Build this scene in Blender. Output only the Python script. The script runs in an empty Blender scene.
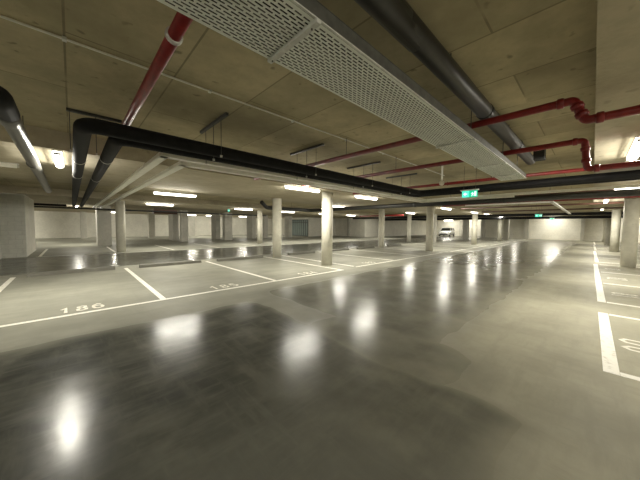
import bpy, bmesh, math, random
from mathutils import Vector, Matrix
random.seed(7)
S = bpy.context.scene
COL = S.collection
PI = math.pi
EYE = 1.5
ZL, ZH = 2.8, 3.12           # underside of the drop bands and of the main slab
YD = 6.52                    # aisle-side face of the left drop band

# ------------------------------------------------------------------ materials
def new_mat(name):
    m = bpy.data.materials.new(name); m.use_nodes = True
    nt = m.node_tree; nt.nodes.clear()
    out = nt.nodes.new('ShaderNodeOutputMaterial')
    b = nt.nodes.new('ShaderNodeBsdfPrincipled')
    nt.links.new(b.outputs[0], out.inputs[0])
    return m, nt, b, out

def nd(nt, typ, **kw):
    n = nt.nodes.new(typ)
    for k, v in kw.items():
        setattr(n, k, v)
    return n

def sock(nt, s, v):
    if hasattr(v, 'is_linked') or hasattr(v, 'links'):
        nt.links.new(v, s)
    else:
        s.default_value = v

def math_n(nt, op, a, b=0.0, c=None, clamp=False):
    n = nd(nt, 'ShaderNodeMath', operation=op, use_clamp=clamp)
    sock(nt, n.inputs[0], a); sock(nt, n.inputs[1], b)
    if c is not None: sock(nt, n.inputs[2], c)
    return n.outputs[0]

def ramp01(nt, v, lo, hi):
    n = nd(nt, 'ShaderNodeMapRange', interpolation_type='SMOOTHSTEP')
    sock(nt, n.inputs[0], v); n.inputs[1].default_value = lo; n.inputs[2].default_value = hi
    return n.outputs[0]

def noise(nt, vec, scale, detail=4, rough=0.55):
    n = nd(nt, 'ShaderNodeTexNoise')
    n.inputs['Scale'].default_value = scale; n.inputs['Detail'].default_value = detail
    n.inputs['Roughness'].default_value = rough
    nt.links.new(vec, n.inputs['Vector'])
    return n.outputs[0]

def mixc(nt, f, a, b):
    n = nd(nt, 'ShaderNodeMix', data_type='RGBA')
    sock(nt, n.inputs[0], f)
    for s, v in ((n.inputs[6], a), (n.inputs[7], b)):
        if isinstance(v, tuple): s.default_value = (*v, 1)
        else: nt.links.new(v, s)
    return n.outputs[2]

def geo_pos(nt):
    return nd(nt, 'ShaderNodeNewGeometry').outputs['Position']

def mapping(nt, vec, scale=(1, 1, 1), loc=(0, 0, 0), rot=(0, 0, 0)):
    n = nd(nt, 'ShaderNodeMapping')
    nt.links.new(vec, n.inputs[0])
    n.inputs[1].default_value = loc; n.inputs[2].default_value = rot; n.inputs[3].default_value = scale
    return n.outputs[0]

def simple(name, col, rough=0.5, metal=0.0, var=0.12, scale=9.0, spec=0.5):
    m, nt, b, o = new_mat(name)
    v = nd(nt, 'ShaderNodeTexCoord').outputs['Object']
    n = ramp01(nt, noise(nt, v, scale), 0.3, 0.7)
    dark = tuple(c * (1 - var) for c in col); light = tuple(min(1, c * (1 + var)) for c in col)
    nt.links.new(mixc(nt, n, dark, light), b.inputs['Base Color'])
    b.inputs['Roughness'].default_value = rough; b.inputs['Metallic'].default_value = metal
    b.inputs['Specular IOR Level'].default_value = spec
    return m

def concrete(name, lo, hi, rough=0.85, panels=None, line=(0.1, 0.09, 0.06), stains=0.5, bump=0.15):
    m, nt, b, o = new_mat(name)
    p = geo_pos(nt)
    n1 = ramp01(nt, noise(nt, p, 0.9, 5, 0.6), 0.32, 0.68)
    n2 = ramp01(nt, noise(nt, mapping(nt, p, (3, 3, 3)), 2.2, 6, 0.65), 0.35, 0.7)
    c = mixc(nt, n1, lo, hi)
    c = mixc(nt, math_n(nt, 'MULTIPLY', n2, 0.25), c, tuple(x * 0.62 for x in lo))
    # dark freckles and a few honeycomb marks of the cast concrete
    n3 = ramp01(nt, noise(nt, p, 7.0, 2, 0.5), 0.66, 0.76)
    c = mixc(nt, math_n(nt, 'MULTIPLY', n3, stains), c, tuple(x * 0.3 for x in lo))
    if panels:
        sep = nd(nt, 'ShaderNodeSeparateXYZ'); nt.links.new(p, sep.inputs[0])
        comb = nd(nt, 'ShaderNodeCombineXYZ')
        axes = panels['axes']
        nt.links.new(sep.outputs[axes[0]], comb.inputs[0]); nt.links.new(sep.outputs[axes[1]], comb.inputs[1])
        wob = nd(nt, 'ShaderNodeVectorMath', operation='ADD')
        nt.links.new(mapping(nt, comb.outputs[0], (1, 1, 1), panels.get('off', (0, 0, 0))), wob.inputs[0])
        br = nd(nt, 'ShaderNodeTexBrick', offset=panels.get('stagger', 0.5))
        nt.links.new(wob.outputs[0], br.inputs['Vector'])
        br.inputs['Scale'].default_value = 1.0
        br.inputs['Brick Width'].default_value = panels['w']; br.inputs['Row Height'].default_value = panels['h']
        br.inputs['Mortar Size'].default_value = panels['m']; br.inputs['Mortar Smooth'].default_value = 0.3
        br.inputs['Color1'].default_value = (0.0, 0, 0, 1); br.inputs['Color2'].default_value = (1, 1, 1, 1)
        bw = nd(nt, 'ShaderNodeRGBToBW'); nt.links.new(br.outputs['Color'], bw.inputs[0])
        c = mixc(nt, math_n(nt, 'MULTIPLY', bw.outputs[0], panels.get('tone', 0.2)), c, tuple(x * 0.7 for x in lo))
        gate = math_n(nt, 'MULTIPLY', br.outputs['Fac'], ramp01(nt, noise(nt, p, 1.3, 3), 0.25, 0.5))
        c = mixc(nt, math_n(nt, 'MULTIPLY', gate, panels.get('strength', 0.9)), c, line)
    nt.links.new(c, b.inputs['Base Color'])
    b.inputs['Roughness'].default_value = rough
    bp = nd(nt, 'ShaderNodeBump'); bp.inputs['Strength'].default_value = bump; bp.inputs['Distance'].default_value = 0.02
    nt.links.new(n2, bp.inputs['Height']); nt.links.new(bp.outputs[0], b.inputs['Normal'])
    return m

M = {}
M['ceiling'] = concrete('ceiling_concrete', (0.40, 0.35, 0.22), (0.62, 0.54, 0.345), 0.9,
    dict(axes=(1, 0), w=2.5, h=0.86, m=0.010, off=(0.6, 0, 0), tone=0.5, strength=0.6), line=(0.12, 0.10, 0.06), stains=0.6)
M['slab'] = concrete('drop_slab_concrete', (0.38, 0.335, 0.235), (0.48, 0.425, 0.305), 0.9,
    stains=0.3)
M['wall'] = concrete('wall_concrete', (0.70, 0.68, 0.60), (0.80, 0.78, 0.69), 0.85,
    dict(axes=(1, 2), w=4.0, h=3.0, m=0.01, strength=0.4, tone=0.1, stagger=0.0), line=(0.2, 0.19, 0.15), stains=0.15)
M['wall_far'] = concrete('far_wall_concrete', (0.68, 0.66, 0.58), (0.78, 0.76, 0.68), 0.85,
    dict(axes=(1, 2), w=3.2, h=0.62, m=0.008, strength=0.35, tone=0.15), line=(0.25, 0.24, 0.2), stains=0.1)
M['block'] = concrete('blockwork', (0.60, 0.60, 0.54), (0.68, 0.68, 0.62), 0.9,
    dict(axes=(0, 2), w=0.4, h=0.2, m=0.008, strength=0.6, tone=0.15), line=(0.42, 0.42, 0.38), stains=0.15)
M['block_side'] = concrete('blockwork_side', (0.60, 0.60, 0.54), (0.68, 0.68, 0.62), 0.9,
    dict(axes=(1, 2), w=0.4, h=0.2, m=0.008, strength=0.6, tone=0.15), line=(0.42, 0.42, 0.38), stains=0.15)
M['column'] = concrete('column_concrete', (0.60, 0.58, 0.49), (0.70, 0.68, 0.58), 0.75, stains=0.25, bump=0.08)
M['pier'] = concrete('pier_concrete', (0.42, 0.41, 0.36), (0.52, 0.50, 0.44), 0.85, stains=0.25, bump=0.08)
M['stop'] = concrete('wheel_stop_concrete', (0.13, 0.125, 0.105), (0.19, 0.185, 0.155), 0.8, stains=0.4)
M['red'] = simple('red_pipe_paint', (0.19, 0.011, 0.010), 0.38, var=0.2)
M['black'] = simple('black_insulation', (0.010, 0.010, 0.011), 0.7, var=0.3, spec=0.25)
M['grey_pipe'] = simple('dark_grey_plastic', (0.030, 0.030, 0.028), 0.45, var=0.15)
M['mid_pipe'] = simple('grey_plastic', (0.10, 0.098, 0.09), 0.3, var=0.12)
M['zinc'] = simple('galvanized_steel', (0.70, 0.71, 0.67), 0.45, metal=0.2, var=0.12, scale=20)
M['white_metal'] = simple('cream_painted_trunking', (0.88, 0.87, 0.80), 0.45, var=0.04)
M['zinc_dark'] = simple('dark_galvanized_steel', (0.10, 0.10, 0.088), 0.5, metal=0.2, var=0.2, scale=14)
M['steel'] = simple('hanger_steel', (0.10, 0.10, 0.095), 0.45, metal=0.5)
M['dark'] = simple('dark_void', (0.02, 0.02, 0.018), 0.8)
M['housing'] = simple('lamp_housing', (0.55, 0.54, 0.50), 0.5, var=0.05)
M['car_white'] = simple('white_car_paint', (0.80, 0.80, 0.78), 0.2, var=0.02)
M['rubber'] = simple('tyre_rubber', (0.015, 0.015, 0.015), 0.7)
M['car_glass'] = simple('dark_car_glass', (0.015, 0.018, 0.02), 0.08)
M['alloy'] = simple('alloy_wheel', (0.5, 0.5, 0.5), 0.3, metal=0.8)
M['pit'] = simple('bright_collar', (0.60, 0.58, 0.54), 0.35, metal=0.4)
M['brown'] = simple('red_brown_paint', (0.10, 0.045, 0.03), 0.5)

def emit(name, col, strength):
    m, nt, b, o = new_mat(name)
    b.inputs['Base Color'].default_value = (*[0.6 * c for c in col], 1)
    b.inputs['Emission Color'].default_value = (*col, 1)
    b.inputs['Emission Strength'].default_value = strength
    return m
M['tube'] = emit('lit_diffuser', (1.0, 0.95, 0.82), 3.0)
M['green'] = emit('lit_green_panel', (0.0, 0.50, 0.26), 0.26)
M['green_pale'] = emit('lit_pale_green_panel', (0.08, 0.75, 0.52), 0.28)
M['sign_white'] = emit('lit_white_pictogram', (0.75, 1.0, 0.9), 0.30)
for k in ('tube', 'green', 'green_pale', 'sign_white'): M[k].cycles.emission_sampling = 'NONE'

def paint():
    m, nt, b, o = new_mat('white_road_paint')
    p = geo_pos(nt)
    n = ramp01(nt, noise(nt, p, 14, 5, 0.65), 0.28, 0.5)
    nt.links.new(mixc(nt, n, (0.60, 0.57, 0.48), (0.82, 0.80, 0.72)), b.inputs['Base Color'])
    b.inputs['Roughness'].default_value = 0.5
    return m
M['paint'] = paint()
def paint_worn():
    m, nt, b, o = new_mat('worn_number_paint')
    p = geo_pos(nt)
    n = ramp01(nt, noise(nt, p, 10, 5, 0.65), 0.25, 0.55)
    nt.links.new(mixc(nt, n, (0.5, 0.47, 0.38), (0.74, 0.71, 0.62)), b.inputs['Base Color'])
    b.inputs['Roughness'].default_value = 0.5
    return m
M['paint_worn'] = paint_worn()

def floor_mat():
    m, nt, b, o = new_mat('power_floated_concrete')
    p = geo_pos(nt)
    wn = nd(nt, 'ShaderNodeTexNoise'); wn.inputs['Scale'].default_value = 0.9; wn.inputs['Detail'].default_value = 2
    nt.links.new(p, wn.inputs['Vector'])
    ws = nd(nt, 'ShaderNodeVectorMath', operation='SUBTRACT'); nt.links.new(wn.outputs['Color'], ws.inputs[0]); ws.inputs[1].default_value = (.5, .5, .5)
    wm = nd(nt, 'ShaderNodeVectorMath', operation='SCALE'); nt.links.new(ws.outputs[0], wm.inputs[0]); wm.inputs['Scale'].default_value = 0.34
    wp = nd(nt, 'ShaderNodeVectorMath', operation='ADD'); nt.links.new(p, wp.inputs[0]); nt.links.new(wm.outputs[0], wp.inputs[1])
    sep = nd(nt, 'ShaderNodeSeparateXYZ'); nt.links.new(wp.outputs[0], sep.inputs[0])
    X, Y = sep.outputs[0], sep.outputs[1]
    def box(x0, x1, y0, y1, sx=0.25, sy=0.25):
        a = math_n(nt, 'MULTIPLY', ramp01(nt, X, x0 - sx, x0 + sx), ramp01(nt, X, x1 + sx, x1 - sx))
        c = math_n(nt, 'MULTIPLY', ramp01(nt, Y, y0 - sy, y0 + sy), ramp01(nt, Y, y1 + sy, y1 - sy))
        return math_n(nt, 'MULTIPLY', a, c)
    # stretches of the lane where the surface hardener was trowelled dark
    A = box(-30, 2.5, 0.35, 4.6, 0.12, 0.25)
    B = math_n(nt, 'MULTIPLY', box(3.15, 9.5, 1.3, 5.1, 0.3, 0.45), 0.60)
    B2 = math_n(nt, 'MULTIPLY', box(9.0, 40, 1.2, 5.2, 2.0, 0.8), 0.55)
    L = math_n(nt, 'MULTIPLY', box(-30, 60, 11.7, 16.9, 1, 0.25), 0.85)
    C3 = math_n(nt, 'MULTIPLY', box(2.3, 3.4, 0.9, 2.9, 0.3, 0.4), 0.6)
    A = math_n(nt, 'MULTIPLY', A, math_n(nt, 'SUBTRACT', 1.0, math_n(nt, 'MULTIPLY', box(0.3, 4, -3, 2.1, 0.6, 0.6), 0.30)))
    D = math_n(nt, 'MAXIMUM', A, B); D = math_n(nt, 'MAXIMUM', D, L); D = math_n(nt, 'MAXIMUM', D, B2); D = math_n(nt, 'MAXIMUM', D, C3)
    mott = ramp01(nt, noise(nt, p, 0.8, 6, 0.62), 0.3, 0.72)
    streak = ramp01(nt, noise(nt, mapping(nt, p, (0.35, 2.2, 1), rot=(0, 0, 0.5)), 1.4, 5, 0.6), 0.35, 0.7)
    light = mixc(nt, mott, (0.245, 0.243, 0.202), (0.325, 0.32, 0.265))
    light = mixc(nt, math_n(nt, 'MULTIPLY', streak, 0.35), light, (0.19, 0.188, 0.155))
    light = mixc(nt, math_n(nt, 'MULTIPLY', box(1.5, 60, -9, 1.9, 0.9, 1.1), 0.9), light, mixc(nt, mott, (0.29, 0.277, 0.213), (0.41, 0.39, 0.30)))   # bare, sandy concrete
    dark = mixc(nt, mott, (0.033, 0.036, 0.032), (0.075, 0.078, 0.068))
    tr1 = ramp01(nt, noise(nt, mapping(nt, p, (0.5, 3.2, 1), rot=(0, 0, 0.0)), 2.2, 6, 0.68), 0.45, 0.66)
    tr2 = ramp01(nt, noise(nt, mapping(nt, p, (3.4, 0.45, 1), rot=(0, 0, 0.12)), 2.0, 6, 0.68), 0.47, 0.68)
    trowel = math_n(nt, 'MAXIMUM', tr1, tr2)     # crossed passes of the power float
    dark = mixc(nt, math_n(nt, 'MULTIPLY', streak, 0.3), dark, (0.11, 0.11, 0.095))
    dark = mixc(nt, math_n(nt, 'MULTIPLY', trowel, 0.38), dark, (0.15, 0.15, 0.128))
    light = mixc(nt, math_n(nt, 'MULTIPLY', trowel, 0.22), light, (0.21, 0.205, 0.165))
    D2 = math_n(nt, 'MULTIPLY', D, math_n(nt, 'ADD', 0.72, math_n(nt, 'MULTIPLY', ramp01(nt, noise(nt, p, 1.7, 5), 0.3, 0.6), 0.28)))
    c = mixc(nt, D2, light, dark)
    nt.links.new(c, b.inputs['Base Color'])
    r = math_n(nt, 'ADD', 0.19, math_n(nt, 'MULTIPLY', ramp01(nt, noise(nt, p, 2.3, 3, 0.5), 0.3, 0.75), 0.06))
    r = math_n(nt, 'ADD', r, math_n(nt, 'MULTIPLY', ramp01(nt, D, 0.38, 0.08), 0.27))
    nt.links.new(r, b.inputs['Roughness'])
    nt.links.new(math_n(nt, 'ADD', 0.04, math_n(nt, 'MULTIPLY', D2, 0.085)), b.inputs['Specular IOR Level'])
    bp = nd(nt, 'ShaderNodeBump'); bp.inputs['Strength'].default_value = 0.05; bp.inputs['Distance'].default_value = 0.02
    nt.links.new(noise(nt, p, 5, 4), bp.inputs['Height']); nt.links.new(bp.outputs[0], b.inputs['Normal'])
    return m
M['floor'] = floor_mat()

def perforated():
    m, nt, b, o = new_mat('perforated_galvanized_sheet')
    v = nd(nt, 'ShaderNodeTexCoord').outputs['Object']
    br = nd(nt, 'ShaderNodeTexBrick', offset=0.5)
    nt.links.new(mapping(nt, v, (1, 1, 1)), br.inputs['Vector'])
    br.inputs['Scale'].default_value = 1.0
    br.inputs['Brick Width'].default_value = 0.058; br.inputs['Row Height'].default_value = 0.0235
    br.inputs['Mortar Size'].default_value = 0.0068; br.inputs['Mortar Smooth'].default_value = 0.1
    sep = nd(nt, 'ShaderNodeSeparateXYZ'); nt.links.new(v, sep.inputs[0])
    edge = math_n(nt, 'LESS_THAN', math_n(nt, 'ABSOLUTE', sep.outputs[1]), 0.212)
    hole = math_n(nt, 'MULTIPLY', math_n(nt, 'LESS_THAN', br.outputs['Fac'], 0.5), edge)
    b.inputs['Base Color'].default_value = (0.90, 0.93, 0.87, 1)
    b.inputs['Metallic'].default_value = 0.1; b.inputs['Roughness'].default_value = 0.5
    tr = nd(nt, 'ShaderNodeBsdfTransparent'); mx = nd(nt, 'ShaderNodeMixShader')
    nt.links.new(hole, mx.inputs[0]); nt.links.new(b.outputs[0], mx.inputs[1]); nt.links.new(tr.outputs[0], mx.inputs[2])
    nt.links.new(mx.outputs[0], o.inputs[0])
    return m
M['perf'] = perforated()

def glass_mat():
    m, nt, b, o = new_mat('green_tinted_glass')
    b.inputs['Base Color'].default_value = (0.30, 0.37, 0.34, 1); b.inputs['Roughness'].default_value = 0.06; b.inputs['Specular IOR Level'].default_value = 0.9
    b.inputs['Transmission Weight'].default_value = 0.35
    return m
M['glass'] = glass_mat()

# ------------------------------------------------------------------ mesh helpers
def bm_new(): return bmesh.new()

def add_box(bm, c, s, rotz=0.0, bevel=0.0):
    r = bmesh.ops.create_cube(bm, size=1.0)
    vs = r['verts']
    bmesh.ops.scale(bm, vec=s, verts=vs)
    if bevel > 0:
        es = list({e for v in vs for e in v.link_edges})
        rb = bmesh.ops.bevel(bm, geom=es, offset=bevel, segments=2, affect='EDGES', profile=0.5)
        vs = list({v for f in rb['faces'] for v in f.verts} | {v for v in vs if v.is_valid})
    if rotz: bmesh.ops.rotate(bm, cent=(0, 0, 0), matrix=Matrix.Rotation(rotz, 3, 'Z'), verts=vs)
    bmesh.ops.translate(bm, vec=c, verts=vs)
    return vs

def fillet(path, rad, n=6):
    pts = [Vector(p) for p in path]
    out = [pts[0]]
    for a, b, c in zip(pts, pts[1:], pts[2:]):
        u = (a - b); v = (c - b)
        ang = u.angle(v)
        d = min(rad / math.tan(ang / 2), u.length * 0.49, v.length * 0.49)
        rr = d * math.tan(ang / 2)
        p0 = b + u.normalized() * d
        cen = b + (u.normalized() + v.normalized()).normalized() * (rr / math.sin(ang / 2))
        e0 = p0 - cen; p1 = b + v.normalized() * d; e1 = p1 - cen
        tot = e0.angle(e1); ax = e0.cross(e1).normalized()
        for i in range(n + 1):
            out.append(cen + Matrix.Rotation(tot * i / n, 3, ax) @ e0)
    out.append(pts[-1])
    return out

def add_tube(bm, path, r, seg=14, rad=0.0, caps=True):
    pts = fillet(path, rad) if rad > 0 and len(path) > 2 else [Vector(p) for p in path]
    t0 = (pts[1] - pts[0]).normalized()
    nrm = t0.orthogonal().normalized()
    rings = []
    prev = t0
    for i, p in enumerate(pts):
        if i == 0: t = t0
        elif i == len(pts) - 1: t = (pts[i] - pts[i - 1]).normalized()
        else: t = ((pts[i + 1] - p).normalized() + (p - pts[i - 1]).normalized()).normalized()
        q = prev.rotation_difference(t); nrm = (q @ nrm).normalized(); prev = t
        bn = t.cross(nrm)
        rr = r(i / (len(pts) - 1)) if callable(r) else r
        rings.append([bm.verts.new(p + (nrm * math.cos(2 * PI * k / seg) + bn * math.sin(2 * PI * k / seg)) * rr) for k in range(seg)])
    for a, b in zip(rings, rings[1:]):
        for k in range(seg):
            f = bm.faces.new((a[k], a[(k + 1) % seg], b[(k + 1) % seg], b[k])); f.smooth = True
    if caps:
        bm.faces.new(rings[0][::-1]); bm.faces.new(rings[-1])

def add_lathe(bm, prof, seg=20, loc=(0, 0, 0), axis='Z'):
    rings = []
    for r, z in prof:
        ring = []
        for k in range(seg):
            a = 2 * PI * k / seg
            x, y, zz = r * math.cos(a), r * math.sin(a), z
            if axis == 'Y': x, y, zz = r * math.cos(a), z, r * math.sin(a)
            if axis == 'X': x, y, zz = z, r * math.cos(a), r * math.sin(a)
            ring.append(bm.verts.new((x + loc[0], y + loc[1], zz + loc[2])))
        rings.append(ring)
    for a, b in zip(rings, rings[1:]):
        for k in range(seg):
            f = bm.faces.new((a[k], a[(k + 1) % seg], b[(k + 1) % seg], b[k])); f.smooth = True
    bm.faces.new(rings[0][::-1]); bm.faces.new(rings[-1])

def obj(name, bm, mat, parent=None, loc=(0, 0, 0)):
    bmesh.ops.recalc_face_normals(bm, faces=bm.faces[:])
    me = bpy.data.meshes.new(name); bm.to_mesh(me); bm.free()
    o = bpy.data.objects.new(name, me); COL.objects.link(o)
    me.materials.append(M[mat] if isinstance(mat, str) else mat)
    o.location = loc
    if parent: o.parent = parent
    return o

def tag(o, label=None, cat=None, group=None, kind=None):
    if label: o['label'] = label
    if cat: o['category'] = cat
    if group: o['group'] = group
    if kind: o['kind'] = kind
    return o

def thing(name, label, cat, loc=(0, 0, 0), rotz=0.0, group=None):
    o = bpy.data.objects.new(name, None); COL.objects.link(o)
    o.location = loc; o.rotation_euler = (0, 0, rotz); o.empty_display_size = 0.1
    return tag(o, label, cat, group)

def dup(root, loc, rotz, label, group=None):
    r = root.copy(); COL.objects.link(r); r.location = loc; r.rotation_euler = (0, 0, rotz)
    r['label'] = label
    if group: r['group'] = group
    for ch in list(root.children):
        c = ch.copy(); COL.objects.link(c); c.parent = r
        for g in ch.children:
            d = g.copy(); COL.objects.link(d); d.parent = c
    return r

def struct(name, bm, mat, label=None):
    o = obj(name, bm, mat); o['kind'] = 'structure'
    if label: o['label'] = label
    return o

def sbox(name, x0, x1, y0, y1, z0, z1, mat, label=None, bevel=0.0):
    bm = bm_new(); add_box(bm, ((x0 + x1) / 2, (y0 + y1) / 2, (z0 + z1) / 2), (x1 - x0, y1 - y0, z1 - z0), bevel=bevel)
    return struct(name, bm, mat, label)

# ------------------------------------------------------------------ shell
sbox('floor', -13, 56, -9, 41, -0.3, 0.0, 'floor')
sbox('ceiling', -13, 56, -9, 41, ZH, ZH + 0.3, 'ceiling')
sbox('ceiling_slab_right', -13, 56, -9, 0.04, ZL, ZH, 'slab')
sbox('ceiling_slab_left', -13, 56, YD, 11.6, ZL, ZH, 'slab')
sbox('ceiling_slab_back', -13, 56, 17.2, 41, ZL, ZH, 'slab')
sbox('wall_right', -13, 56, -9.3, -8.0, 0, ZH, 'wall')
sbox('wall_behind', -13.3, -12.0, -8, 41, 0, ZH, 'wall')
sbox('wall_back', -12, 25.3, 38.9, 40.9, 0, ZL, 'wall')
sbox('wall_far', 47.0, 47.5, -8, 12.2, 0, ZH, 'wall_far')
sbox('wall_far_recess', 52.5, 53.0, 12.2, 26, 0, ZH, 'wall_far')
sbox('wall_far_return', 47.5, 52.5, 12.0, 12.2, 0, ZH, 'wall_far')
sbox('wall_core', 31.0, 53.0, 23.0, 38.9, 0, ZL, 'wall')
sbox('wall_lobby', 25.3, 31.0, 28.9, 38.9, 0, ZL, 'wall')
# blockwork store at the left
sbox('wall_left', -8, -2.2, 13.0, 17.4, 0, ZL, 'block_side')
sbox('wall_left_front', -8, -1.5, 17.4, 17.6, 0, ZL, 'block')
sbox('wall_left_return', -8, -1.5, 17.6, 21.6, 0, ZL, 'wall')  # paler material than the blockwork, standing for light on this side
# low concrete upstands at the foot of the far and back walls
sbox('baseboard_back', -12, 25.3, 38.75, 38.9, 0, 0.18, 'wall')
sbox('baseboard_far', 46.85, 47.0, -8, 12.0, 0, 0.18, 'wall')

# glazed lobby screen in the far core
fr = thing('window_1', None, None, (25.3, 31.1, 0)); fr['kind'] = 'structure'
bm = bm_new()
for k in range(9):
    add_box(bm, (-0.06, -2.0 + k * 0.5, 1.25), (0.1, 0.06, 2.5))
for z in (0.05, 2.05, 2.48): add_box(bm, (-0.06, 0, z), (0.1, 4.07, 0.08))
obj('window_frame', bm, 'grey_pipe', fr)
bm = bm_new(); add_box(bm, (-0.04, 0, 1.25), (0.012, 4.0, 2.4)); obj('window_pane', bm, 'glass', fr)

# ------------------------------------------------------------------ columns and piers
def column(x, y, r=0.215, h=ZL, label=''):
    bm = bm_new(); add_lathe(bm, [(r, 0), (r, h * 0.5), (r, h)], 32)
    o = obj('column', bm, 'column', None, (x, y, 0)); tag(o, label, None, 'round concrete columns', 'structure')
for x, y, lab in [
    (7.15, 7.1, 'round concrete column at the end of bay 184'), (16.45, 7.15, 'round concrete column on the bay line in front of the white car'),
    (26.2, 7.35, 'round concrete column beside the white car, right of it'),
    (35.6, 7.4, 'thin far round column right of the white car'),
    (7.15, 10.5, 'round concrete column behind bay 184 at its wheel stop'), (16.5, 10.75, 'round column behind the second row of bays'),
    (25.4, 13.2, 'pale round column in front of the far dark recess'),
    (1.93, 17.8, 'round column by the dark pier across the back lane'),
    (11.6, 19.6, 'slim round column across the back lane'),
    (16.1, -1.03, 'nearest round column at the right edge'), (26.3, -1.04, 'second round column along the right row'),
    (36.2, -1.0, 'third round column along the right row'), (45.0, -1.0, 'last round column along the right row')]:
    column(x, y, label=lab)

def pier(x, y, sx, sy, label, h=ZL, mat='pier'):
    bm = bm_new(); add_box(bm, (0, 0, h / 2), (sx, sy, h), bevel=0.02)
    o = obj('pier', bm, mat, None, (x, y, 0)); tag(o, label, None, 'rectangular concrete piers', 'structure')
for a in [
    (1.65, 24.2, 0.75, 1.6, 'broad dark pier left of the round column across the lane'),
    (0.9, 36.8, 0.5, 0.5, 'pale far pier beside the broad dark pier'),
    (7.2, 28.3, 0.5, 1.6, 'long pier under the far double lamp'),
    (7.35, 25.6, 0.55, 0.5, 'pale pier touching the long pier'),
    (6.6, 35.0, 0.6, 0.6, 'far square pier left of the long pier'),
    (11.9, 38.3, 0.9, 0.6, 'pilaster on the back wall'),
    (11.6, 29.0, 0.5, 1.3, 'pier with a dark flank across the lane'),
    (11.6, 26.0, 0.8, 0.6, 'square grey pier in front of the dark flank'),
    (15.4, 28.0, 0.5, 1.3, 'pier left of the slim round column'),
    (17.3, 28.0, 0.5, 0.5, 'pier right of the slim round column'),
    (21.0, 28.2, 0.5, 1.0, 'far pier beside the glazed lobby'),
    (25.6, 10.8, 0.5, 0.5, 'square pier behind the bay line column by the car'),
    (36.4, 11.2, 0.6, 0.6, 'square pier right of the white car'),
    (39.5, 7.5, 0.5, 0.5, 'paired slim pier near the far wall'),
    (46.75, 6.5, 0.5, 0.5, 'white pilaster on the far wall'),
    (46.75, 0.9, 0.5, 0.35, 'right white pilaster on the far wall'),
    (52.2, 16.9, 0.5, 0.35, 'white pilaster behind the car'),
    (46.75, 11.9, 0.5, 0.5, 'corner pilaster of the far wall'),
    (30.9, 26.0, 0.3, 0.4, 'pilaster on the bright core wall')]:
    pier(*a)

# ------------------------------------------------------------------ painted lines (3 mm of paint on the floor)
def line(x0, y0, x1, y1, w, name='floor_line'):
    a, b = Vector((x0, y0, 0)), Vector((x1, y1, 0)); d = b - a
    bm = bm_new(); add_box(bm, (0, 0, 0.0015), (d.length, w, 0.003))
    bmesh.ops.rotate(bm, cent=(0, 0, 0), matrix=Matrix.Rotation(math.atan2(d.y, d.x), 3, 'Z'), verts=bm.verts[:])
    o = obj(name, bm, 'paint', None, ((x0 + x1) / 2, (y0 + y1) / 2, 0)); o['kind'] = 'structure'
YF = 5.88
line(-6.0, YF - 0.03, 6.79, YF + 0.05, 0.09)
for x in (-6.64, -3.92, -1.22, 1.30, 4.00, 6.72): line(x, YF + 0.06, x, 11.05, 0.10)
for k in range(4):
    o = 7.66 + 9.3 * k
    line(o, 6.05, o + 8.35, 6.15, 0.085)
    for j in range(4): line(o + 0.04 + j * 2.76, 6.2, o + 0.04 + j * 2.76, 11.05, 0.10)
# back row across the rear lane
line(-1.2, 17.25, 30, 17.35, 0.085)
for k in range(12): line(-1.1 + 2.76 * k, 17.4, -1.1 + 2.76 * k, 22.4, 0.10)
# right-hand row
line(4.02, -0.20, 6.84, -0.19, 0.12); line(4.07, -0.262, 4.07, -5.2, 0.10); line(6.79, -0.262, 6.79, -5.2, 0.10)
for k in range(4):
    o = 7.86 + 9.35 * k
    line(o, -0.19, o + 8.3, -0.14, 0.12)
    for j in range(4): line(o + 0.04 + 2.73 * j, -0.262, o + 0.04 + 2.73 * j, -5.2, 0.10)

GLYPH = {   # stencil strokes in a 1 x 1.5 box
    '0': [[(0.5, 1.4), (0.18, 1.25), (0.1, 0.75), (0.18, 0.25), (0.5, 0.1), (0.82, 0.25), (0.9, 0.75), (0.82, 1.25), (0.5, 1.4)]],
    '1': [[(0.15, 1.05), (0.55, 1.4), (0.55, 0.0)]],
    '2': [[(0.1, 1.1), (0.3, 1.38), (0.7, 1.38), (0.9, 1.1), (0.8, 0.8), (0.12, 0.1), (0.92, 0.1)]],
    '3': [[(0.1, 1.2), (0.4, 1.4), (0.8, 1.3), (0.85, 0.95), (0.45, 0.78), (0.88, 0.6), (0.85, 0.25), (0.45, 0.08), (0.08, 0.28)]],
    '4': [[(0.7, 0.0), (0.7, 1.42), (0.08, 0.45), (0.98, 0.45)]],
    '5': [[(0.88, 1.4), (0.2, 1.4), (0.15, 0.8), (0.6, 0.9), (0.9, 0.6), (0.82, 0.22), (0.45, 0.08), (0.08, 0.25)]],
    '6': [[(0.85, 1.3), (0.5, 1.42), (0.15, 1.12), (0.06, 0.55), (0.2, 0.14), (0.5, 0.04), (0.84, 0.14), (0.96, 0.48), (0.8, 0.84), (0.45, 0.9), (0.12, 0.7)]],
    '8': [[(0.5, 0.78), (0.18, 0.95), (0.2, 1.28), (0.5, 1.4), (0.8, 1.28), (0.82, 0.95), (0.5, 0.78), (0.12, 0.55), (0.15, 0.2), (0.5, 0.08), (0.85, 0.2), (0.88, 0.55), (0.5, 0.78)]]}
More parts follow.
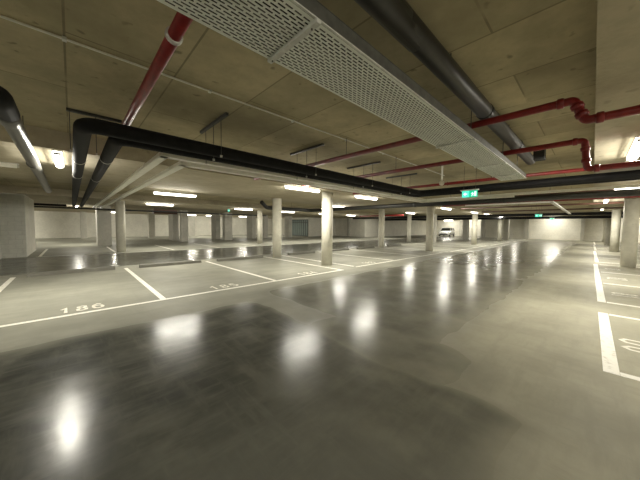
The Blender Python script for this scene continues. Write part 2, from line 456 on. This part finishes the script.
def number(txt, x, y, rotz, label, w=0.58, h=0.35):
    n = len(txt); cw = w / (n + 0.45 * (n - 1)); sx, sy, hw = cw, h / 1.5, 0.023
    t = thing('bay_number', label, 'bay number', (x, y, 0), rotz, 'painted bay numbers')
    for k, chr_ in enumerate(txt):
        bm = bm_new(); ox = -w / 2 + k * cw * 1.45
        for st in GLYPH[chr_]:
            left, right = [], []
            pts = [Vector((ox + px * sx, py * sy, 0.004)) for px, py in st]; closed = (pts[0] - pts[-1]).length < 1e-6
            m_ = len(pts) - 1 if closed else len(pts)
            for q in range(m_):
                p = pts[q]
                a = pts[(q - 1) % m_] if closed or q > 0 else p
                b = pts[(q + 1) % m_] if closed or q < m_ - 1 else p
                d1 = (p - a).normalized() if (p - a).length > 1e-6 else (b - p).normalized()
                d2 = (b - p).normalized() if (b - p).length > 1e-6 else d1
                nn = Vector((-d1.y - d2.y, d1.x + d2.x, 0)); nn = nn.normalized() if nn.length > 1e-3 else Vector((-d1.y, d1.x, 0))
                sc = hw / max(0.45, nn.dot(Vector((-d1.y, d1.x, 0))))
                left.append(bm.verts.new(p + nn * sc)); right.append(bm.verts.new(p - nn * sc))
            for q in range(m_ if closed else m_ - 1):
                z_ = (q + 1) % m_
                bm.faces.new((right[q], right[z_], left[z_], left[q]))
        for f in bm.faces:
            if f.normal.z < 0: f.normal_flip()
        obj('digit', bm, 'paint_worn', t)
number('186', 0.09, 6.06, 0, 'white number 186 painted inside the front bay line')
number('185', 2.68, 6.05, 0, 'white number 185 painted inside the bay line', 0.66)
number('184', 5.40, 6.06, 0, 'white number 184 painted near the round column', 0.66)
number('183', 8.95, 6.25, 0, 'white number 183 painted past the round column', 0.66)
number('80', 5.20, -0.30, PI, 'white number 80 painted in the nearest right bay', 0.50, 0.55)
number('81', 9.05, -0.36, PI, 'white number 81 painted in the second right bay', 0.42, 0.42)
number('82', 11.9, -0.36, PI, 'white number 82 painted in the third right bay', 0.42, 0.42)
number('83', 14.6, -0.36, PI, 'white number 83 painted in the fourth right bay', 0.42, 0.42)

# ------------------------------------------------------------------ wheel stops
def wheel_stop(x0, x1, y, label):
    L = x1 - x0
    bm = bm_new()
    pr = [(-0.09, 0), (-0.07, 0.085), (-0.045, 0.105), (0.045, 0.105), (0.07, 0.085), (0.09, 0)]
    a = [bm.verts.new((-L / 2, py, pz)) for py, pz in pr]; b = [bm.verts.new((L / 2, py, pz)) for py, pz in pr]
    n = len(pr)
    for k in range(n): bm.faces.new((a[k], a[(k + 1) % n], b[(k + 1) % n], b[k]))
    bm.faces.new(a); bm.faces.new(b[::-1])
    o = obj('wheel_stop', bm, 'stop', None, ((x0 + x1) / 2, y, 0)); tag(o, label, 'wheel stop', 'concrete wheel stops')
wheel_stop(-0.95, 1.0, 10.95, 'long low concrete wheel stop behind bay 186')
wheel_stop(1.67, 3.72, 10.85, 'long low concrete wheel stop behind bay 185')
wheel_stop(4.35, 6.5, 10.75, 'low concrete wheel stop behind bay 184')
wheel_stop(8.1, 9.9, 10.85, 'low concrete wheel stop right of the column behind bay 184')
wheel_stop(11.0, 12.9, 10.85, 'low concrete wheel stop in the middle bay of the second row')
wheel_stop(13.8, 15.7, 10.85, 'low concrete wheel stop left of the second row rear column')
wheel_stop(17.6, 19.5, 10.85, 'low concrete wheel stop right of the second row rear column')

# ------------------------------------------------------------------ pipes
def pipe(name, path, r, mat, label, cat='pipe', rad=None, collars=(), group=None, collar_mat=None, seg=16, hang=()):
    """path in world space; collars: (point, direction) rings that sleeve the joints"""
    o0 = Vector(path[0])
    t = thing(name, label, cat, o0, 0, group)
    bm = bm_new(); add_tube(bm, [Vector(p) - o0 for p in path], r, seg, rad if rad else r * 2.2)
    obj('pipe_run', bm, mat, t)
    for hx, hy in hang:                                   # rods up to the soffit, with a clamp round the pipe
        zz = min((abs(hx - (a.x + b.x) / 2) + abs(hy - (a.y + b.y) / 2), (a.z + b.z) / 2) for a, b in zip([Vector(p) for p in path], [Vector(p) for p in path[1:]]))[1]
        top = ZH if 0.05 < hy < YD or 11.6 < hy < 17.2 else ZL
        bm = bm_new(); add_tube(bm, [Vector((hx, hy, zz + r * 0.8)) - o0, Vector((hx, hy, top)) - o0], 0.006, 6); obj('hanger_rod', bm, 'steel', t)
    for p, d, *ex in collars:
        p = Vector(p) - o0; d = Vector(d).normalized()
        hl = ex[0] if ex else r * 0.7
        kr = ex[1] if len(ex) > 1 else 1.14
        bm = bm_new()
        pts = [p - d * hl, p - d * hl * 0.7, p + d * hl * 0.7, p + d * hl]
        rr = [r * 1.02, r * kr, r * kr, r * 1.02]
        add_tube(bm, pts, lambda u: rr[min(3, int(round(u * 3)))], seg)
        obj('collar', bm, collar_mat or mat, t)
    return t

XD, YDR, ZD = (1, 0, 0), (0, 1, 0), (0, 0, 1)
# black insulated pair: along the left of the aisle, turning left at one end and right at the other
zb = 2.64
pipe('insulated_pipe', [(0.13, 22.2, zb), (0.13, 4.05, zb), (8.45, 4.05, zb), (8.45, -6.5, zb)], 0.088, 'black',
     'black insulated pipe nearer the aisle with the elbow at its left end', rad=0.16,
     collars=[((0.13, 6.3, zb), YDR, 0.012, 1.06), ((0.13, 8.3, zb), YDR, 0.012, 1.06)], group='black insulated pipes', collar_mat='pit')
pipe('insulated_pipe', [(0.47, 22.2, zb), (0.47, 4.37, zb), (8.78, 4.37, zb), (8.78, -6.5, zb)], 0.088, 'black',
     'black insulated pipe running behind its twin above the trunking', rad=0.16,
     collars=[((0.47, 5.9, zb), YDR, 0.012, 1.06), ((0.47, 8.6, zb), YDR, 0.012, 1.06)], group='black insulated pipes', collar_mat='pit')
# big drainage pipe on the right of the cable tray
zg = 2.935
d = pipe('drain_pipe', [(-2.5, 0.99, zg), (7.1, 0.98, zg)], 0.088, 'grey_pipe',
     'large dark grey drain pipe under the ceiling beside the cable tray', hang=[(2.6, 0.985), (5.0, 0.98)],
     collars=[((-0.25, 0.99, zg), XD, 2.2, 1.1), ((3.75, 0.985, zg), XD, 0.05, 1.1), ((5.6, 0.98, zg), XD, 0.04, 1.1)])
bm = bm_new(); add_box(bm, (6.95 + 2.5, -0.17, 0.07), (0.22, 0.18, 0.22), bevel=0.01); obj('end_box', bm, 'dark', d)
# grey pipe at the far left with a black elbow
pipe('drain_pipe', [(-3.0, 3.75, 2.68), (-0.46, 3.75, 2.68), (-0.56, 13.2, 2.66)], 0.085, 'mid_pipe',
     'shiny grey drain pipe with black elbow at the left edge', rad=0.14, hang=[(-0.535, 10.2), (-0.487, 6.0)],
     collars=[((-0.475, 4.55, 2.679), (-0.01, 1, 0), 0.16, 1.14), ((-0.51, 7.6, 2.67), (-0.01, 1, 0), 0.05, 1.12)])
g = bpy.data.objects['drain_pipe.001']
bm = bm_new(); add_tube(bm, [(1.9, 0, 0), (2.54, 0, 0), (2.535, 0.62, 0)], 0.094, 16, 0.15); eo = obj('elbow', bm, 'black', g); eo['label'] = 'black elbow'
# crossing pipes further along the aisle
pipe('drain_pipe', [(7.3, 12.15, 2.75), (7.8, 12.45, 2.5), (11.05, 12.45, 2.5), (11.05, -6.5, 2.5)], 0.1, 'grey_pipe',
     'dark drain pipe crossing over the aisle beyond the exit sign', rad=0.2, hang=[(11.05, 4.0), (11.05, 1.0), (9.5, 12.45)],
     collars=[((11.05, 5.5, 2.5), YDR, 0.06, 1.12), ((11.05, 2.2, 2.5), YDR, 0.06, 1.12)])
pipe('drain_pipe', [(27, 22, 2.6), (27, -6, 2.6)], 0.11, 'black', 'far black pipe spanning the garage below the slab', hang=[(27, 3), (27, 9)])
pipe('drain_pipe', [(33, 22, 2.55), (33, -6, 2.55)], 0.13, 'black', 'farthest black pipe before the far wall', hang=[(33, 3), (33, 9)])
pipe('drain_pipe', [(-6, 23.0, 2.66), (-0.2, 23.0, 2.66)], 0.07, 'black', 'short black pipe under the slab beyond the blockwork store', hang=[(-0.6, 23.0)])

# red sprinkler pipes
def red_pipe(x, label, y_end=-6.5, r=0.042, z=2.78, low=2.6, jy=0.22, jl=0.1):
    p = [(x, YD - 0.002, z), (x, jy, z), (x, jl, low), (x, y_end, low)]
    cs = []
    for c, dd in (((x, jy + 0.10, z), YDR), ((x, jy + (jl - jy) * 0.3, z + (low - z) * 0.3), (0, jl - jy, low - z)), ((x, jy + (jl - jy) * 0.7, z + (low - z) * 0.7), (0, jl - jy, low - z)), ((x, jl - 0.10, low), YDR)):
        cs.append((c, dd, 0.03, 1.3))
    return pipe('sprinkler_pipe', p, r, 'red', label, rad=0.05, collars=cs, group='red sprinkler pipes', hang=[(x, 3.2)])
t = pipe('sprinkler_pipe', [(0.54, YD - 0.002, 2.78), (0.54, 0.045, 2.78)], 0.042, 'red', 'red sprinkler pipe at the left passing over the cable tray',
     collars=[((0.54, 2.02, 2.78), YDR, 0.018, 1.3)], group='red sprinkler pipes', collar_mat='pit')
red_pipe(3.70, 'nearest red sprinkler pipe stepping down at the ceiling edge', r=0.04, z=2.79, low=2.57, jy=0.19, jl=0.10)
red_pipe(5.45, 'second red sprinkler pipe with a square step at the ceiling edge', z=2.79, low=2.37, jy=0.14, jl=0.10)
pipe('sprinkler_pipe', [(8.0, YD - 0.002, 2.792), (8.0, 0.045, 2.775)], 0.04, 'red', 'third red sprinkler pipe above the black pipes', collars=[((8.0, 3.0, 2.783), (0, 1, 0.003), 0.02, 1.25)], group='red sprinkler pipes', hang=[(8.0, 1.9)])
for x, z, lab in ((12.6, 2.74, 'far red pipe right behind the dark drain pipe'), (15.4, 2.74, 'red pipe crossing above the nearest right column'),
                  (18.5, 2.74, 'red pipe crossing just beyond the nearest right column'), (23.0, 2.74, 'most distant red pipe over the aisle')):
    pipe('sprinkler_pipe', [(x, 6.0, z), (x, -6.5, z)], 0.045, 'red' if 15 < x < 16 else 'brown', lab, group='red sprinkler pipes', hang=[(x, 3.0), (x, -3.0)])  # all but one of these get a browner, less saturated tone
pipe('sprinkler_pipe', [(22.0, 17.0, 2.6), (22.0, 12.0, 2.6)], 0.07, 'red', 'short red pipe beyond the second row of bays', group='red sprinkler pipes', hang=[(22.0, 14.5)])

def bar_thing(name, label, cat, c, size, mat, hang):
    t = thing(name, label, cat, c); bm = bm_new(); add_box(bm, (0, 0, 0), size, bevel=0.01); obj('body', bm, mat, t)
    for hx in hang:
        bm = bm_new(); add_tube(bm, [(hx, 0, size[2] / 2 - 0.005), (hx, 0, ZL - c[2])], 0.008, 6); obj('hanger_rod', bm, 'steel', t)
bar_thing('cable_ladder', 'long dark cable ladder under the slab above the back row of piers', 'cable tray', (4.5, 22.6, 2.50), (19.0, 0.4, 0.09), 'dark', (-8, -4, 0, 4, 8))
bar_thing('air_duct', 'brown duct box under the slab left of the dark long pier', 'duct', (5.55, 24.2, 2.56), (1.7, 0.5, 0.34), 'brown', (-0.6, 0.6))

# thin cable conduit on the ceiling
bm = bm_new(); add_tube(bm, [(-3.5, 0.06, 0), (-1, 0, 0), (4, -0.02, 0), (8.4, 0, 0)], 0.011, 8, 0.2)
t = thing('conduit', 'thin pale cable conduit clipped along the ceiling', 'conduit', (0, 3.25, ZH - 0.013))
obj('tube', bm, 'white_metal', t)
for k in range(8):
    bm = bm_new(); add_box(bm, (-2.5 + k * 1.25, 0.0, 0.0), (0.03, 0.05, 0.024)); obj('ceiling_clip', bm, 'zinc', t)

# ------------------------------------------------------------------ cable tray
TW = 0.455
t = thing('cable_tray', 'perforated galvanized cable tray running overhead down the aisle', 'cable tray', (2.3, 1.30, 2.6))
x0, x1 = -5.1, 5.0
def tb(name, c, s, mat, bevel=0.0):
    bm = bm_new(); add_box(bm, c, s, bevel=bevel); return obj(name, bm, mat, t)
tb('tray_bottom', ((x0 + x1) / 2, 0, 0.0), (x1 - x0, TW, 0.0015), 'perf')
for sy in (-1, 1): tb('side_rail', ((x0 + x1) / 2, sy * TW / 2, 0.05), (x1 - x0, 0.004, 0.10), 'zinc_dark')  # much darker zinc tone than the tray bottom
tb('added_cover', ((x0 + x1) / 2, 0, 0.101), (x1 - x0, TW + 0.01, 0.002), 'zinc_dark')  # lid added to keep the tray inside dark behind the slots
tb('rail_lip', ((x0 + x1) / 2, -TW / 2 - 0.006, 0.004), (x1 - x0, 0.016, 0.008), 'zinc')
tb('end_plate', (x1, 0, 0.05), (0.006, TW, 0.10), 'zinc')
for xx in (-1.32, 1.34, 3.0, 4.2):
    s = tb('support_bar', (xx, -0.01, -0.012), (0.034, TW + 0.025, 0.022), 'zinc', 0.003)
    for sy in (-1, 1):
        bm = bm_new(); add_tube(bm, [(xx, sy * (TW / 2 - 0.035), -0.03), (xx, sy * (TW / 2 - 0.035), ZH - 2.6)], 0.005, 8)
        obj('hanger_rod', bm, 'steel', t)
# cables lying in the tray
for k, (yy, rr) in enumerate(((-0.16, 0.018), (-0.11, 0.014), (0.05, 0.02), (0.12, 0.012))):
    bm = bm_new(); add_tube(bm, [(x0 + 0.1, yy, rr + 0.003), (0, yy + 0.02, rr + 0.003), (x1 - 0.05, yy - 0.01, rr + 0.003)], rr, 8)
    o = obj('cable', bm, 'black', t)

# cream trunking pair under the black pipes
def trunking(path, w, h, label):
    """U-shaped trunking swept with square corners"""
    o0 = Vector(path[0]); t = thing('trunking', label, 'trunking', o0, 0, 'cream trunking')
    pts = [Vector(p) - o0 for p in path]
    for a, b in zip(pts, pts[1:]):
        d = b - a; L = d.length + w
        c = (a + b) / 2; ang = math.atan2(d.y, d.x)
        bm = bm_new(); add_box(bm, (0, 0, 0), (L, w, h), bevel=0.004)
        add_box(bm, (0, w / 2, -h / 2 + 0.006), (L + 0.012, 0.016, 0.012)); add_box(bm, (0, -w / 2, -h / 2 + 0.006), (L - 0.012, 0.016, 0.012))
        o = obj('channel', bm, 'white_metal', t, c); o.rotation_euler = (0, 0, ang)
    return t
trunking([(1.06, 22.2, 2.585), (1.06, 4.65, 2.585), (10.2, 4.65, 2.585), (10.2, -6.5, 2.585)], 0.11, 0.07, 'outer cream trunking bent at a right angle below the black pipes')
trunking([(1.42, 22.2, 2.56), (1.42, 4.95, 2.56), (10.6, 4.95, 2.56), (10.6, 1.9, 2.56)], 0.11, 0.07, 'inner cream trunking nested inside the outer bend')
trunking([(14.3, 4.4, 2.60), (14.3, 1.22, 2.60), (26.5, 1.22, 2.60)], 0.12, 0.06, 'grey trunking turning down the aisle beyond the crossing pipes')

# ceiling channels with hanger rods for the black pipes
CH = [(-0.25, 'at the left elbow of the black pipes'), (1.66, 'next along from the left elbow of the black pipes'), (3.6, 'third along the black pipes'), (5.55, 'fourth along the black pipes'), (7.5, 'last along the black pipes')]
for x, lab in CH:
    ch = thing('hanger_channel', 'dark steel ceiling channel, ' + lab, 'pipe hanger', (x, 4.22, ZH) if x > 0 else (0.30, 5.15, ZH), 0 if x > 0 else PI / 2, 'ceiling hanger channels')
    bm = bm_new(); add_box(bm, (0, 0, -0.021), (0.041, 1.05 if x > 0 else 0.62, 0.04)); obj('channel', bm, 'steel', ch)
    for yy in ((-0.31, -0.02, 0.3) if x > 0 else (0.28, 0.0)):
        bm = bm_new(); add_tube(bm, [(0, yy, -0.03), (0, yy, zb - ZH - (0.09 if abs(yy) > .1 else 0.11))], 0.005, 6); obj('hanger_rod', bm, 'steel', ch)
        bm = bm_new(); add_box(bm, (0, yy, zb - ZH - 0.1), (0.03, 0.02, 0.03)); obj('nut', bm, 'pit', ch)

# ------------------------------------------------------------------ lamps
LAMP_W, LAMP_C = 16.0, (1.0, 0.955, 0.83)
def make_lamp(label, L=1.5):
    t = thing('hanging_batten_lamp', label, 'ceiling lamp', (0, 0, 0), 0, 'tube batten lamps')
    bm = bm_new(); add_box(bm, (0, 0, -0.008), (L, 0.13, 0.016), bevel=0.004); obj('housing', bm, 'housing', t)
    bm = bm_new()
    pr = [(-0.062, -0.016), (-0.062, -0.060), (0, -0.095), (0.062, -0.060), (0.062, -0.016)]
    a = [bm.verts.new((-L / 2 + 0.03, py, pz)) for py, pz in pr]; b = [bm.verts.new((L / 2 - 0.03, py, pz)) for py, pz in pr]
    for k in range(len(pr)): bm.faces.new((a[k], a[(k + 1) % 5], b[(k + 1) % 5], b[k]))
    bm.faces.new(a); bm.faces.new(b[::-1])
    obj('diffuser', bm, 'tube', t)
    for s in (-1, 1):
        bm = bm_new(); add_box(bm, (s * (L / 2 - 0.012), 0, -0.058), (0.024, 0.1, 0.04), bevel=0.006); obj('end_cap', bm, 'housing', t)
    ld = bpy.data.lights.new('tube_light', 'AREA'); ld.shape = 'RECTANGLE'; ld.size = L - 0.08; ld.size_y = 0.070
    ld.energy = LAMP_W; ld.color = LAMP_C
    for sd in (-1, 1):
        lo = bpy.data.objects.new('tube_light', ld); COL.objects.link(lo); lo.parent = t
        lo.location = (0, sd * 0.0325, -0.0815); lo.rotation_euler = (sd * math.radians(29.4), 0, 0)
    return t
LAMPS = [  # x, y, z top, rotation, what sets it apart
    (5.72, 6.85, ZL, 0, 'lit tube lamp nearest the round column of bay 184, left of it'),
    (9.3, 6.85, ZL, 0, 'lit tube lamp just right of the round column of bay 184'),
    (18.2, 6.85, ZL, 0, 'lit tube lamp above the second round column on the bay line'),
    (24.2, 6.85, ZL, 0, 'lit tube lamp halfway between the second and third bay line columns'),
    (28.0, 6.85, ZL, 0, 'lit tube lamp just beyond the third bay line column'),
    (33.2, 6.85, ZL, 0, 'second lit tube lamp beyond the third bay line column'),
    (41.0, 6.85, ZL, 0, 'lit tube lamp closest to the far wall on the bay line'),
    (2.95, 11.2, 2.72, 0, 'lit tube lamp hanging over the rear of bay 185'),
    (12.2, 11.2, ZL, 0, 'lit tube lamp seen beside the shaft of the bay 184 column'),
    (21.9, 11.3, ZL, 0, 'lit tube lamp right of the second row rear column'),
    (44.6, 16.4, ZL, PI / 2, 'small lit lamp directly above the white car'),
    (4.0, 18.6, ZL, 0, 'lit tube lamp over the back row behind bay 185'),
    (9.6, 18.6, ZL, 0, 'lit tube lamp next to the small back exit sign'),
    (14.0, 18.9, ZL, 0, 'lit tube lamp right of the column behind bay 184'),
    (18.6, 18.9, ZL, 0, 'lit tube lamp left of the bay 184 column shaft, far back'),
    (22.8, 18.9, ZL, 0, 'lit tube lamp in front of the bright core wall'),
    (29.6, 19.0, ZL, 0, 'far lit tube lamp over the core wall corner'),
    (10.6, 34.5, ZL, 0, 'left of the two lit lamps end to end at the back wall'),
    (13.3, 34.5, ZL, 0, 'right of the two lit lamps end to end at the back wall'),
    (17.6, 34.0, ZL, 0, 'lit tube lamp left of the glazed lobby'),
    (21.8, 32.0, ZL, 0, 'lit tube lamp in front of the glazed lobby'),
    (3.2, 34.5, ZL, 0, 'lit tube lamp at the back wall beside the far square pier'),
    (-0.15, 7.35, ZL, PI / 2, 'bright lamp between the grey and black pipes at the left'),
    (-1.55, 8.75, ZL, 0, 'unlit lamp at the left edge behind the grey pipe'),
    (0.3, 25.6, ZL, PI / 2, 'small bright lamp at the far end of the left black pipes'),
    (-3.0, 30.0, ZL, PI / 2, 'hidden lamp washing the left end of the back wall'),  # stays out of sight behind the store and lights the back wall
    (6.5, -0.42, ZL, 0, 'bright lamp at the right edge beside the ceiling step'),
    (11.3, -1.10, 2.70, PI / 2, 'bright lamp across the right edge over the near column'),
    (17.6, -0.35, ZL, 0, 'first lit lamp over the right column row beyond the crossing pipes'),
    (24.3, -0.35, ZL, 0, 'second lit lamp over the right column row'),
    (30.0, -0.35, ZL, 0, 'third lit lamp over the right column row'),
    (39.0, -0.35, ZL, 0, 'last lit lamp over the right column row'),
    (1.5, -4.5, ZL, 0, 'added fill lamp over the right row beside the viewer, out of the picture'),  # down to the right bays' rear: unseen lamps added for near ceiling and floor
    (-3.5, -1.2, ZL, 0, 'added fill lamp over the right row behind the viewer, out of the picture'),
    (-8.5, -1.2, ZL, 0, 'rear added fill lamp over the right row behind the viewer'),
    (-4.6, 6.9, ZL, 0, 'added fill lamp over the left row behind the viewer, out of the picture'),
    (-8.6, 6.9, ZL, 0, 'rear added fill lamp over the left row behind the viewer'),
    (6.0, -5.5, ZL, 0, 'added fill lamp over the back of the right bays, out of the picture'),
    (14.0, -5.5, ZL, 0, 'farther added fill lamp over the back of the right bays'),
    (-4.6, 36.4, ZL, 0, 'hidden lamp added along the left end of the back wall'),  # added out of sight to brighten the back wall
    (45.5, 9.2, ZH, PI / 2, 'added lamp washing the left part of the far wall'),  # far wall lamps are additions that lift the wall's brightness
    (45.5, -3.6, ZL, PI / 2, 'added lamp washing the right end of the far wall'),
    (45.5, 3.6, ZH, PI / 2, 'added lamp washing the middle of the far wall'),
    (50.6, 18.6, ZL, PI / 2, 'added lamp brightening the wall just behind the white car'),  # extra lamp put in so the wall behind the car is brighter
    (51.0, 15.0, ZH, PI / 2, 'added lamp brightening the wall right of the white car'),  # also an extra lamp for the recess wall
]
proto = None
for x, y, z, rz, lab in LAMPS:
    if proto is None:
        proto = make_lamp(lab); proto.location = (x, y, z); proto.rotation_euler = (0, 0, rz)
    else:
        r_ = dup(proto, (x, y, z), rz, lab)
        if lab.startswith('unlit'):
            for ch in list(r_.children):
                if ch.type == 'LIGHT': bpy.data.objects.remove(ch)
                elif ch.name.startswith('diffuser'):
                    ch.data = ch.data.copy(); ch.data.materials[0] = M['white_metal']

# ------------------------------------------------------------------ exit signs, detector
def exit_sign(x, y, z, s, label, rotz=0.0):
    t = thing('exit_sign', label, 'exit sign', (x, y, z), rotz, 'green exit signs')
    bm = bm_new(); add_box(bm, (0, 0, 0.0), (0.10 * s, 0.62 * s, 0.05 * s), bevel=0.008); obj('housing', bm, 'housing', t)
    bm = bm_new(); add_box(bm, (0, 0.13 * s, -0.145 * s), (0.03 * s, 0.24 * s, 0.24 * s)); o = obj('panel', bm, 'green_pale', t); o['label'] = 'paler arrow panel'
    # arrow
    b2 = bm_new()
    for sx in (-1, 1):
        xx = sx * 0.0165 * s
        pts = [(0.06, -0.02), (0.06, 0.02), (-0.0, 0.02), (-0.0, 0.07), (-0.08, 0), (-0.0, -0.07), (-0.0, -0.02)]
        f = [b2.verts.new((xx, 0.13 * s - p[0] * s, -0.145 * s + p[1] * s)) for p in pts]; b2.faces.new(f)
    obj('arrow', b2, 'sign_white', o)
    bm = bm_new(); add_box(bm, (0, -0.13 * s, -0.145 * s), (0.03 * s, 0.27 * s, 0.24 * s)); o = obj('panel', bm, 'green', t); o['label'] = 'deeper green doorway panel'
    b2 = bm_new()
    for sx in (-1, 1):
        xx = sx * 0.0168 * s
        add_box(b2, (xx, -0.20 * s, -0.145 * s), (0.001, 0.07 * s, 0.17 * s))            # doorway
        add_box(b2, (xx, -0.10 * s, -0.10 * s), (0.001, 0.03 * s, 0.03 * s))             # running figure: head, trunk, limbs
        for (dy, dz, w, h) in ((-0.11, -0.15, 0.035, 0.07), (-0.14, -0.135, 0.05, 0.018), (-0.075, -0.14, 0.045, 0.018), (-0.135, -0.2, 0.05, 0.02), (-0.085, -0.215, 0.02, 0.055)):
            add_box(b2, (xx, dy * s, dz * s), (0.001, w * s, h * s))
    obj('pictogram', b2, 'sign_white', o)
    for sy in (-1, 1):
        bm = bm_new(); add_tube(bm, [(0, sy * 0.2 * s, 0.02), (0, sy * 0.2 * s, ZH - z)], 0.004, 6); obj('hanger_rod', bm, 'steel', t)
    return t
exit_sign(7.55, 2.27, 2.485, 0.70, 'green lit exit sign hanging over the aisle in front of the black pipes')
exit_sign(22.6, 2.55, 2.46, 0.68, 'distant green exit sign over the aisle')
exit_sign(31.5, 2.6, 2.46, 0.6, 'farthest tiny green exit sign over the aisle')
exit_sign(8.15, 18.0, 2.66, 0.6, 'small green exit sign beside a tube lamp over the back row')

t = thing('smoke_detector', 'white detector hanging on a stem from the ceiling', 'detector', (6.7, 2.65, ZH))
bm = bm_new(); add_tube(bm, [(0, 0, -0.008), (0, 0, -0.47)], 0.022, 10); obj('stem', bm, 'white_metal', t)
bm = bm_new(); add_lathe(bm, [(0.055, -0.012), (0.06, 0)], 16); obj('ceiling_plate', bm, 'white_metal', t)
bm = bm_new(); add_lathe(bm, [(0.02, -0.57), (0.05, -0.555), (0.06, -0.52), (0.055, -0.48), (0.03, -0.465)], 16); obj('head', bm, 'white_metal', t)

# ------------------------------------------------------------------ white car
def car(loc, rotz):
    t = thing('car', 'white hatchback parked in the far corner before the bright wall', 'car', loc, rotz)
    # body: stations along x (front = +x), each a half-width section mirrored
    L = 4.3
    st = [ # x, z_bottom, z_belt, half width
        (2.15, 0.35, 0.62, 0.62), (2.08, 0.24, 0.74, 0.78), (1.85, 0.2, 0.82, 0.86), (1.2, 0.2, 0.93, 0.88), (0.8, 0.2, 0.98, 0.89),
        (0, 0.2, 1.0, 0.9), (-1.0, 0.2, 1.02, 0.9), (-1.8, 0.22, 1.05, 0.86), (-2.08, 0.28, 1.0, 0.78), (-2.15, 0.4, 0.9, 0.66)]
    bm = bm_new(); rings = []
    for x, zb_, zt, w in st:
        half = [(0, zb_), (w * 0.9, zb_), (w, zb_ + (zt - zb_) * 0.3), (w, zb_ + (zt - zb_) * 0.65), (w * 0.95, zt - 0.02), (w * 0.86, zt), (0, zt + 0.02)]
        prof = half + [(-a, b) for a, b in half[-2:0:-1]]
        rings.append([bm.verts.new((x, a, b)) for a, b in prof])
    n = len(rings[0])
    for a, b in zip(rings, rings[1:]):
        for k in range(n):
            f = bm.faces.new((a[k], a[(k + 1) % n], b[(k + 1) % n], b[k])); f.smooth = True
    bm.faces.new(rings[0]); bm.faces.new(rings[-1][::-1])
    obj('body', bm, 'car_white', t)
    # cabin glass band and roof
    def loft(name, secs, mat):
        bm = bm_new(); rg = []
        for z, xf, xr, w, wf in secs:
            rg.append([bm.verts.new(p) for p in ((xf, wf, z), (xf, -wf, z), (xf - 0.25, -w, z), (xr + 0.2, -w, z), (xr, -wf, z), (xr, wf, z), (xr + 0.2, w, z), (xf - 0.25, w, z))])
        for a, b in zip(rg, rg[1:]):
            for k in range(8): bm.faces.new((a[k], a[(k + 1) % 8], b[(k + 1) % 8], b[k]))
        bm.faces.new(rg[0][::-1]); bm.faces.new(rg[-1])
        return obj(name, bm, mat, t)
    loft('windows', [(0.97, 1.05, -2.05, 0.86, 0.74), (1.42, 0.38, -1.78, 0.72, 0.62)], 'car_glass')
    loft('roof', [(1.41, 0.42, -1.86, 0.735, 0.63), (1.50, 0.2, -1.7, 0.66, 0.56)], 'car_white')
    for sy in (-1, 1):
        bm = bm_new()
        add_tube(bm, [(1.08, sy * 0.8, 0.97), (0.42, sy * 0.66, 1.43)], 0.035, 8)
        add_tube(bm, [(-0.45, sy * 0.87, 0.98), (-0.5, sy * 0.73, 1.43)], 0.035, 8)
        obj('pillar', bm, 'car_white', t)
        bm = bm_new(); add_box(bm, (0.75, sy * 0.97, 1.0), (0.12, 0.2, 0.13), bevel=0.03); obj('wing_mirror', bm, 'car_white', t)
        bm = bm_new(); add_box(bm, (2.0, sy * 0.62, 0.68), (0.2, 0.32, 0.13), bevel=0.03); obj('headlight', bm, 'car_glass', t)
        for x in (1.35, -1.35):
            bm = bm_new(); add_lathe(bm, [(0.24, -0.11), (0.32, -0.1), (0.33, 0), (0.32, 0.1), (0.24, 0.11)], 24, (x, sy * 0.80, 0.33), 'Y'); w = obj('wheel', bm, 'rubber', t)
            bm = bm_new(); add_lathe(bm, [(0.2, -0.008), (0.21, 0.0), (0.06, 0.012)] if sy > 0 else [(0.06, -0.012), (0.21, 0.0), (0.2, 0.008)], 20, (x, sy * 0.915, 0.33), 'Y'); obj('hubcap', bm, 'alloy', w)
    bm = bm_new(); add_box(bm, (2.1, 0, 0.6), (0.12, 0.85, 0.12), bevel=0.02); obj('grille', bm, 'rubber', t)
    bm = bm_new(); add_box(bm, (2.1, 0, 0.36), (0.16, 1.3, 0.2), bevel=0.03); obj('bumper_intake', bm, 'rubber', t)
    return t
car((47.4, 17.6, 0), PI + 0.12)
line(40, 14.8, 46.2, 14.9, 0.12)

# ------------------------------------------------------------------ world, camera
w = bpy.data.worlds.new('garage_world'); S.world = w; w.use_nodes = True
w.node_tree.nodes['Background'].inputs[0].default_value = (0.02, 0.02, 0.02, 1)
w.node_tree.nodes['Background'].inputs[1].default_value = 0.0
cd = bpy.data.cameras.new('camera'); cam = bpy.data.objects.new('camera', cd); COL.objects.link(cam)
f = 260.0
X = Vector((593 - 320, 240 - 229, -f)).normalized(); Yv = Vector((71 - 320, 240 - 224, -f)); Yv = (Yv - X * Yv.dot(X)).normalized(); Zv = X.cross(Yv)
W = Matrix((X, Yv, Zv))
cam.matrix_world = Matrix.Translation((0, 0, EYE)) @ W.to_4x4()
cd.sensor_fit = 'HORIZONTAL'; cd.sensor_width = 36.0; cd.lens = f / 640 * 36.0; cd.clip_start = 0.02; cd.clip_end = 200
S.camera = cam
S.view_settings.view_transform = 'Standard'; S.view_settings.look = 'None'; S.view_settings.gamma = 1.0; S.view_settings.use_curve_mapping = False
S.view_settings.exposure = 2.15
S.cycles.use_denoising = True
S.cycles.max_bounces = 8; S.cycles.diffuse_bounces = 5; S.cycles.glossy_bounces = 4; S.cycles.transparent_max_bounces = 8
S.cycles.sample_clamp_indirect = 3.0
S.cycles.caustics_reflective = False; S.cycles.caustics_refractive = False
S.cycles.use_light_tree = True
